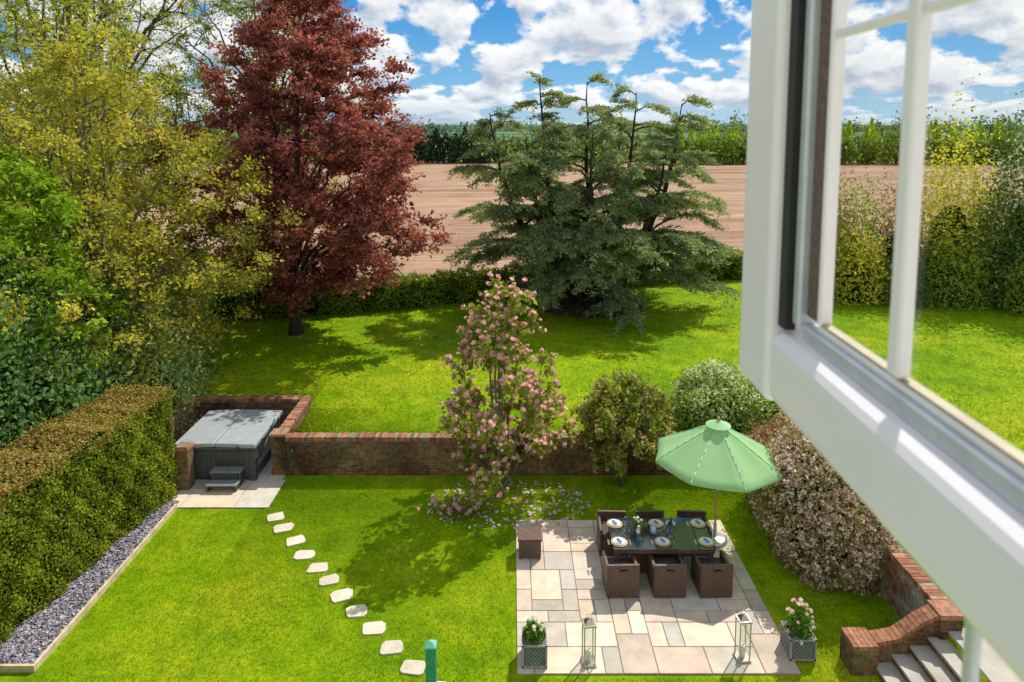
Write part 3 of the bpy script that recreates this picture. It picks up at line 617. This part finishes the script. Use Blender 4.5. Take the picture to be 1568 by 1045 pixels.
for x in (2.10,3.0,3.87): chair(x,12.40,rng.uniform(-.06,.06))
for x in (2.14,2.98,3.86): chair(x,13.66,math.pi+rng.uniform(-.05,.05))
TG,nt,b=newmat('table_glass'); b.inputs['Base Color'].default_value=(.02,.03,.035,1); b.inputs['Roughness'].default_value=.06; b.inputs['Specular IOR Level'].default_value=.9
L(nt,ramp(nt,noise(nt,pos(nt),5,3),[(0,(.015,.022,.026)),(1,(.03,.04,.045))]),b.inputs['Base Color'])
E=empty('garden_dining_table'); b=B(); b.box((TX,TY,.715),(1.96,1.04,.09),0); b.box((TX,TY,.3),(.9,.4,.6),0)
for sx in (-1,1):
    for sy in (-1,1): b.box((TX+sx*.92,TY+sy*.46,.35),(.08,.08,.66),0)
b.build('rattan_frame',[RAT],E,.006); b=B(); b.box((TX,TY,.767),(2.0,1.08,.012),0); b.build('glass_top',[TG],E,.003)
CER=simple('white_ceramic',(.8,.8,.78),.2,.03,5); GOLD=simple('gold_charger',(.62,.42,.14),.35,.15,20,metal=.4); NAP=simple('blue_napkin',(.12,.22,.42),.9,.2,20)
CG=glassmat('clear_glass',.14,(.93,.96,.98)); CUT=simple('cutlery_steel',(.6,.6,.6),.2,.05,metal=1); BLK=simple('black_base_metal',(.03,.03,.035),.4,.2)
def place(x,y,a):
    E=empty('place_setting'); b=B(); z=.774
    b.lathe((x,y,z),[(.02,.0),(.135,.002),(.165,.012),(.16,.014),(.13,.006),(.02,.005)],1,28)
    b.lathe((x,y,z+.008),[(.02,.0),(.09,.002),(.128,.016),(.124,.018),(.085,.006),(.01,.006)],0,28)
    b.lathe((x,y,z+.02),[(.02,.0),(.055,.002),(.085,.016),(.082,.018),(.05,.006),(.01,.006)],0,24)
    b.box((x,y,z+.045),(.05,.14,.02),2,rz=a+.4,tap=.8)
    for o in (-.2,-.22,.2,.22): b.box((x+o*math.cos(a),y+o*math.sin(a),z+.004),(.014,.17,.004),3,rz=a)
    b.build('plates_and_cutlery',[CER,GOLD,NAP,CUT],E)
    b=B()
    for o in (0,.09):
        b.lathe((x+.14+o,y+.18*(1 if y<TY else -1),z),[(.03,0),(.031,.003),(.004,.008),(.004,.08),(.03,.11),(.036,.15),(.03,.19)],0,14,cap=False)
    b.build('wine_glasses',[CG],E)
for x in (2.12,2.98,3.84): place(x,TY-.31,0); place(x,TY+.31,math.pi)
E=empty('glass_water_jug'); b=B(); b.lathe((2.85,13.0,.774),[(.05,0),(.065,.05),(.06,.13),(.045,.2),(.05,.25),(.06,.27)],0,18,cap=False)
b.rod((2.91,13,.84),(2.96,13,.9),.006,0); b.rod((2.96,13,.9),(2.9,13,1.0),.006,0); b.build('jug',[CG],E)
b=B(); b.lathe((2.85,13.0,.776),[(.045,0),(.06,.05),(.057,.12)],0,18); b.build('water',[simple('iced_water',(.45,.6,.68),.1,.1)],E)
E=empty('ice_bucket'); b=B(); b.lathe((3.2,13.03,.774),[(.07,0),(.08,.1),(.1,.2),(.105,.205),(.095,.2),(.07,.01)],0,22,cap=False); b.build('bucket',[simple('bucket_steel',(.7,.72,.75),.15,.05,metal=1)],E)
b=B(); b.lathe((3.21,13.04,.8),[(.038,0),(.038,.2),(.014,.26),(.014,.33)],0,14); b.build('bottle',[simple('green_bottle',(.02,.07,.03),.1,.1)],E)
E=empty('flower_vase'); b=B(); b.lathe((2.55,13.02,.774),[(.035,0),(.05,.05),(.03,.1),(.035,.13)],0,16,cap=False); b.build('vase',[CER],E)
k=250; leaves('foliage',np.array([2.55,13.02,.98])+rng.normal(size=(k,3))*.05,.05*np.ones(k),.4,lerpc((.05,.1,.02),(.15,.25,.05),rng.uniform(size=k)),LEAF,E)
flowers('white_blooms',np.array([2.55,13.02,1.02])+rng.normal(size=(14,3))*.05,.04,(.7,.7,.65),(.85,.85,.8),E)
x,y,_=g(811,850); E=empty('rattan_footstool'); E.location=(x,y,.03)
b=B(); b.box((0,0,.235),(.46,.42,.35),0); b.box((0,0,.435),(.5,.46,.05),0)
for sx in (-.2,.2):
    for sy in (-.18,.18): b.box((sx,sy,.03),(.045,.045,.06),0)
b.build('woven_body',[RAT],E,.01)
# parasol
ux,uy,_=g(1094,829); E=empty('garden_parasol')
CAN=leafmat('parasol_canvas',.3); WOOD=simple('parasol_wood',(.45,.24,.12),.5,.2,12)
nr=8; na=6; nrad=8; R=1.36; zt=2.64; zr=1.92; V=[];Fq=[];cc=[]
K=nr*na
for i in range(nrad+1):
    t=.035+.965*i/nrad
    for j in range(K):
        a=2*math.pi*j/K+.12; f=(j%na)/na; sag=math.sin(math.pi*f)
        rr=R*t*(1-.085*sag*t); V.append((ux+rr*math.cos(a),uy+rr*math.sin(a),zt-(zt-zr)*(t**1.12)-.09*sag*t*(1.15-t)*2+.0))
for i in range(nrad):
    for j in range(K):
        j2=(j+1)%K; Fq.append((i*K+j,i*K+j2,(i+1)*K+j2,(i+1)*K+j)); cc.append((.38,.64,.31))
o=len(V)
for j in range(K):
    x,y,z_=V[nrad*K+j]; V.append((x+(x-ux)*.004,y+(y-uy)*.004,z_-.04))
for j in range(K): Fq.append((nrad*K+j,nrad*K+(j+1)%K,o+(j+1)%K,o+j)); cc.append((.38,.62,.34))
o=len(V)
for i,(q,zz) in enumerate(((.03,.10),(.14,.055),(.26,.0))):
    for j in range(K):
        a=2*math.pi*j/K+.12; V.append((ux+q*math.cos(a),uy+q*math.sin(a),zt+zz-.01))
for i in range(2):
    for j in range(K): Fq.append((o+i*K+j,o+i*K+(j+1)%K,o+(i+1)*K+(j+1)%K,o+(i+1)*K+j)); cc.append((.42,.66,.38))
qmesh('canopy',V,Fq,CAN,np.array(cc),E,False)
b=B(); b.rod((ux,uy,.05),(ux,uy,zt+.1),.022,0,12); b.lathe((ux,uy,zt+.09),[(.03,0),(.045,.03),(.03,.06),(.008,.09)],0,12)
for j in range(nr):
    a=2*math.pi*j/nr+.12; c_,s_=math.cos(a),math.sin(a)
    b.rod((ux+.04*c_,uy+.04*s_,zt-.03),(ux+R*.99*c_,uy+R*.99*s_,zr-.015),.009,0,6)
    b.rod((ux+.03*c_,uy+.03*s_,1.85),(ux+.62*c_,uy+.62*s_,zt-(zt-zr)*.46**1.1-.03),.008,0,6)
b.lathe((ux,uy,1.8),[(.04,0),(.045,.05),(.04,.1)],0,12)
b.build('pole_and_ribs',[WOOD],E)
b=B()
for j in range(nr):
    a=2*math.pi*j/nr+.12; c_,s_=math.cos(a),math.sin(a); pr=None
    for i in range(nrad+1):
        t=.035+.965*i/nrad; q=(ux+R*t*c_,uy+R*t*s_,zt-(zt-zr)*(t**1.12)+.004)
        if pr: b.rod(pr,q,.007,0,5)
        pr=q
b.build('canopy_seams',[simple('seam_cloth',(.5,.72,.46),.8,.1)],E)
b=B(); b.lathe((ux,uy,.03),[(.27,0),(.27,.04),(.2,.075),(.05,.09),(.035,.1),(.035,.38)],0,28); b.build('base',[simple('parasol_base_steel',(.55,.56,.58),.35,.1,metal=.7)],E)

LM=simple('brushed_steel',(.50,.46,.40),.3,.1,metal=.9)
def lantern(x,y):
    E=empty('tall_candle_lantern'); E.location=(x,y,.032); E.rotation_euler=(0,0,.1); w=.09; h=.72; b=B()
    b.box((0,0,.02),(.23,.23,.04),0); b.box((0,0,h),(.22,.22,.025),0); b.box((0,0,h+.045),(.16,.16,.07),0,tap=.35); b.lathe((0,0,h+.08),[(.02,0),(.02,.03)],0,10)
    for sx in (-w,w):
        for sy in (-w,w): b.box((sx,sy,h/2+.01),(.018,.018,h-.03),0)
    for k in range(10):
        a0,a1=math.pi*k/10,math.pi*(k+1)/10; b.rod((.05*math.cos(a0),0,h+.1+.06*math.sin(a0)),(.05*math.cos(a1),0,h+.1+.06*math.sin(a1)),.005,0,6)
    b.build('frame',[LM],E,.002)
    b=B()
    for s in (-1,1): b.poly([(s*w,-w,.04),(s*w,w,.04),(s*w,w,h-.01),(s*w,-w,h-.01)],0); b.poly([(-w,s*w,.04),(w,s*w,.04),(w,s*w,h-.01),(-w,s*w,h-.01)],0)
    b.build('glass_panes',[CG],E)
    b=B(); b.lathe((0,0,.04),[(.045,0),(.045,.2),(.035,.205),(.01,.2)],0,16); b.rod((0,0,.23),(0,0,.26),.003,0,5); b.build('candle',[simple('candle_wax',(.75,.7,.6),.5,.03)],E)
for (u,v) in ((901,1018),(1136,1011)): x,y,_=g(u,v); lantern(x,y)
PLM=simple('planter_metal',(.30,.31,.30),.6,.2,10); SOIL=simple('potting_soil',(.04,.028,.02),1,.3,30)
def planter(x,y,h,s):
    E=empty('lattice_planter'); E.location=(x,y,.03 if x<4.6 else .02); b=B()
    b.box((0,0,h/2+.02),(s-.03,s-.03,h-.04),1); b.box((0,0,h-.02),(s,s,.03),0); b.box((0,0,.03),(s,s,.03),0)
    for sx in (-1,1):
        for sy in (-1,1): b.box((sx*(s/2-.015),sy*(s/2-.015),h/2),(.03,.03,h),0)
    n=6
    for f in range(4):
        ca,sa=[(1,0),(0,1),(-1,0),(0,-1)][f]
        for i in range(-n,n+1):
            for sg in (1,-1):
                hh=h-.06; x0=i*(s/n); pts=[]
                for k in range(13):
                    zz=hh*k/12; xx=x0+sg*zz
                    if abs(xx)<=s/2-.03: pts.append((xx,zz+.035))
                if len(pts)>1:
                    (xa,za),(xb,zb)=pts[0],pts[-1]; d=-(s/2-.012)-(.002*sg)
                    b.rod((xa*ca-d*sa,xa*sa+d*ca,za),(xb*ca-d*sa,xb*sa+d*ca,zb),.005,0,4)
    b.build('lattice_box',[PLM,simple('planter_liner',(.10,.11,.12),.7,.2)],E)
    b=B(); b.box((0,0,h-.01),(s-.04,s-.04,.015),0); b.build('soil',[SOIL],E)
    return E
def plantin(E,h,n,sp,hh,fl,fc):
    k=n; d=nrmz(rng.normal(size=(k,3))+[0,0,.7]); C=np.array([0,0,h])+d*np.array([sp,sp,hh])*rng.uniform(.3,1,(k,1)); C[:,2]=np.maximum(C[:,2],h)
    leaves('foliage',C,.09*rng.uniform(.6,1.3,k),.4,lerpc((.05,.13,.015),(.2,.36,.05),rng.uniform(size=k)),LEAF,E,nb=d)
    d=nrmz(rng.normal(size=(fl,3))+[0,0,.9]); flowers('blooms',np.array([0,0,h+.02])+d*np.array([sp,sp,hh])*1.02,.06,fc[0],fc[1],E)
x,y,_=g(818,1012); E=planter(x,y,.42,.42); plantin(E,.42,620,.2,.26,14,((.75,.75,.7),(.85,.85,.8)))
x,y,_=g(1221,1000); E=planter(x,y,.4,.44); plantin(E,.4,900,.24,.5,34,((.7,.5,.55),(.85,.75,.75)))
x,y,_=g(661,1062); GR=simple('green_painted_wood',(.03,.27,.16),.5,.15,14)
b=B(); b.box((x,y,.4),(.16,.16,.82),0); b.box((x,y,.825),(.19,.19,.03),0); b.box((x,y,.875),(.17,.17,.07),1,tap=.25); b.build('green_wooden_post',[GR,simple('pale_green_cap',(.2,.5,.36),.5,.1)],bevel=.006)

# ------------------------------------------------------------------ hot tub
E=empty('hot_tub'); HX,HY=-7.48,17.42; TB=simple('tub_panel',(.06,.06,.066),.5,.2,10); CV=simple('tub_cover_vinyl',(.33,.35,.36),.5,.12,6,bs=.1)
b=B(); b.box((HX,HY,.45),(1.98,2.0,.84),0); b.build('cabinet',[TB],E,.12,seg=4)
b=B()
for i in range(-8,9): b.box((HX+i*.105,HY-1.003,.42),(.012,.012,.7),0); b.box((HX+.993,HY+i*.105,.42),(.012,.012,.7),0)
for sx in (-1,1): b.box((HX+sx*.93,HY-.95,.43),(.16,.13,.8),0)
b.build('cabinet_ribs',[TB],E,.004)
b=B(); b.box((HX,HY,.885),(2.08,2.1,.06),0); b.build('shell_rim',[simple('tub_rim',(.09,.09,.1),.3,.1)],E,.03,seg=3)
for s in (-1,1):
    b=B(); b.box((HX+s*.522,HY,.965),(1.03,2.1,.10),0,tap=.985,tilt=(-.03*s,0)); b.build('cover_half',[CV],E,.025,seg=3)
b=B()
for k in (-.6,.6): b.box((HX+1.052,HY+k,.86),(.012,.05,.2),0); b.box((HX+k,HY-1.062,.86),(.05,.012,.2),0)
b.rod((HX+1.1,HY-.9,.6),(HX+1.1,HY+.2,1.12),.015,0); b.rod((HX+1.1,HY-.9,.6),(HX+1.02,HY-.9,.6),.015,0)
b.build('straps_and_lifter',[BLK],E)
E=empty('hot_tub_steps'); sx_=-7.12; b=B(); b.box((sx_,15.98,.2),(.76,.28,.045),0); b.box((sx_,16.26,.4),(.76,.28,.045),0)
for q in (-.34,.34): b.box((sx_+q,16.0,.1),(.05,.26,.17),1); b.box((sx_+q,16.26,.2),(.05,.24,.37),1)
b.box((sx_,16.12,.3),(.62,.02,.15),1); b.build('treads_and_sides',[simple('step_tread',(.2,.21,.22),.6,.15),TB],E,.01)
b=B(); b.box((-5.62,WY-.02,.68),(.1,.05,.14),0); b.lathe((-5.62,WY-.05,.62),[(.03,0),(.045,.1),(.02,.14)],1,12); b.build('wall_lamp',[BLK,CG],bevel=.004)

# ------------------------------------------------------------------ house facade with the window opening (the camera looks out of it)
HW=simple('pale_bounce_render',(.76,.73,.72),.9,.06,3,bs=.15)  # unseen facade, added and made pale to bounce sunlight onto the casement
UP,nt,b=newmat('white_upvc'); p=pos(nt); L(nt,ramp(nt,noise(nt,p,9,3),[(.2,(.87,.83,.88)),(.8,(.92,.88,.93))]),b.inputs['Base Color']); b.inputs['Roughness'].default_value=.25
E=empty('unseen_house'); b=B(); ox0,ox1,oz0,oz1=-1.15,.34,H-.36,H+.72
for (xa,xb,za,zb_) in ((-9,ox0,-.1,11.5),(ox1,9,-.1,11.5),(ox0,ox1,-.1,oz0),(ox0,ox1,oz1,11.5)): b.box(((xa+xb)/2,-.30,(za+zb_)/2),(xb-xa-.002,.3,zb_-za-.002),0)
b.build('bounce_facade_wall',[HW],E)
b=B(); 
for (xa,xb,za,zb_) in ((ox0,ox0+.05,oz0,oz1),(ox1-.04,ox1,oz0,oz1),(ox0+.05,ox1-.04,oz0,oz0+.05),(ox0+.05,ox1-.04,oz1-.05,oz1)): b.box(((xa+xb)/2,-.19,(za+zb_)/2),(xb-xa,.07,zb_-za),0)
b.box(((ox0+ox1)/2,-.1,oz0-.03),(ox1-ox0+.1,.18,.05),0)
b.build('window_frame_and_sill',[UP],E,.004)
b=B()
b.box((0,-4.5,11.9),(18.6,9.4,.12),0,tap=.98); 
b.poly([(-9.3,.2,11.5),(9.3,.2,11.5),(9.3,-4.5,14.6),(-9.3,-4.5,14.6)],0); b.poly([(-9.3,-9.2,11.5),(-9.3,-4.5,14.6),(9.3,-4.5,14.6),(9.3,-9.2,11.5)],0)
b.build('roof',[simple('roof_tiles',(.22,.11,.08),.9,.3,4)],E)

# ------------------------------------------------------------------ open casement window
GK=simple('rubber_gasket',(.012,.012,.012),.6,.2,40); BD=simple('spacer_bar_reflection',(.14,.085,.065),.5,.6,160,bs=.3); CRM=simple('glazing_seal_cream',(.42,.36,.24),.5,.15,30); ALU=simple('satin_aluminium',(.62,.66,.72),.35,.08,30,metal=.3)
E=empty('open_casement_window'); X0=.255; Yf,Yh=.75,-.13; zb,ztp=H-.278,H+.62
def fr(name,parts,mat,bev):
    b=B()
    for (xa,xb,ya,yb,za,zb_) in parts: b.box(((xa+xb)/2,(ya+yb)/2,(za+zb_)/2),(xb-xa,yb-ya,zb_-za),0)
    b.build(name,[mat],E,bev,seg=4)
fr('free_stile',[(X0,X0+.062,.657,Yf,zb,ztp)],UP,.009)
fr('hinge_stile',[(X0,X0+.062,Yh,Yh+.09,zb,ztp)],UP,.009)
fr('bottom_rail',[(X0+.001,X0+.061,Yh+.02,.664,zb+.001,H-.2005)],UP,.018)
fr('top_rail',[(X0+.001,X0+.061,Yh+.02,.664,ztp-.08,ztp-.001)],UP,.012)
fr('gasket',[(X0+.010,X0+.02,.639,.658,H-.197,ztp-.06)],GK,.0)
fr('glazing_bead',[(X0+.016,X0+.034,.624,.639,H-.19,ztp-.06),(X0+.019,X0+.034,Yh+.08,.624,H-.201,H-.186)],ALU,.003)
fr('inner_bead',[(X0+.0225,X0+.034,.592,.599,H-.178,ztp-.06),(X0+.0235,X0+.034,Yh+.08,.599,H-.186,H-.180)],UP,.002)
fr('spacer_bar',[(X0+.024,X0+.034,.600,.623,H-.178,ztp-.06)],BD,.0)  # mottled brown on the spacer paints in a wavy reflection
fr('seal_line',[(X0+.0245,X0+.033,Yh+.08,.592,H-.1795,H-.1775)],CRM,.0)
fr('glazing_bars',[(X0+.019,X0+.030,.458,.473,H-.1765,ztp-.06),(X0+.022,X0+.028,Yh+.08,.4575,H+.071,H+.080),(X0+.022,X0+.028,.4735,.59,H+.071,H+.080)],UP,.003)
b=B(); b.poly([(X0+.027,Yh+.08,H-.18),(X0+.027,.62,H-.18),(X0+.027,.62,ztp-.06),(X0+.027,Yh+.08,ztp-.06)],0); b.build('glass_pane',[glassmat('window_glass',.05,(.98,.99,.985),0,.25)],E)
b=B(); b.box((X0+.020,.364,zb-.028),(.006,.009,.06),0); b.build('casement_stay',[ALU],E,.002)
an=math.radians(-1.5); E.rotation_euler=(0,0,an); px_,py_=X0,Yf
E.location=(px_-(px_*math.cos(an)-py_*math.sin(an)),py_-(px_*math.sin(an)+py_*math.cos(an)),0)
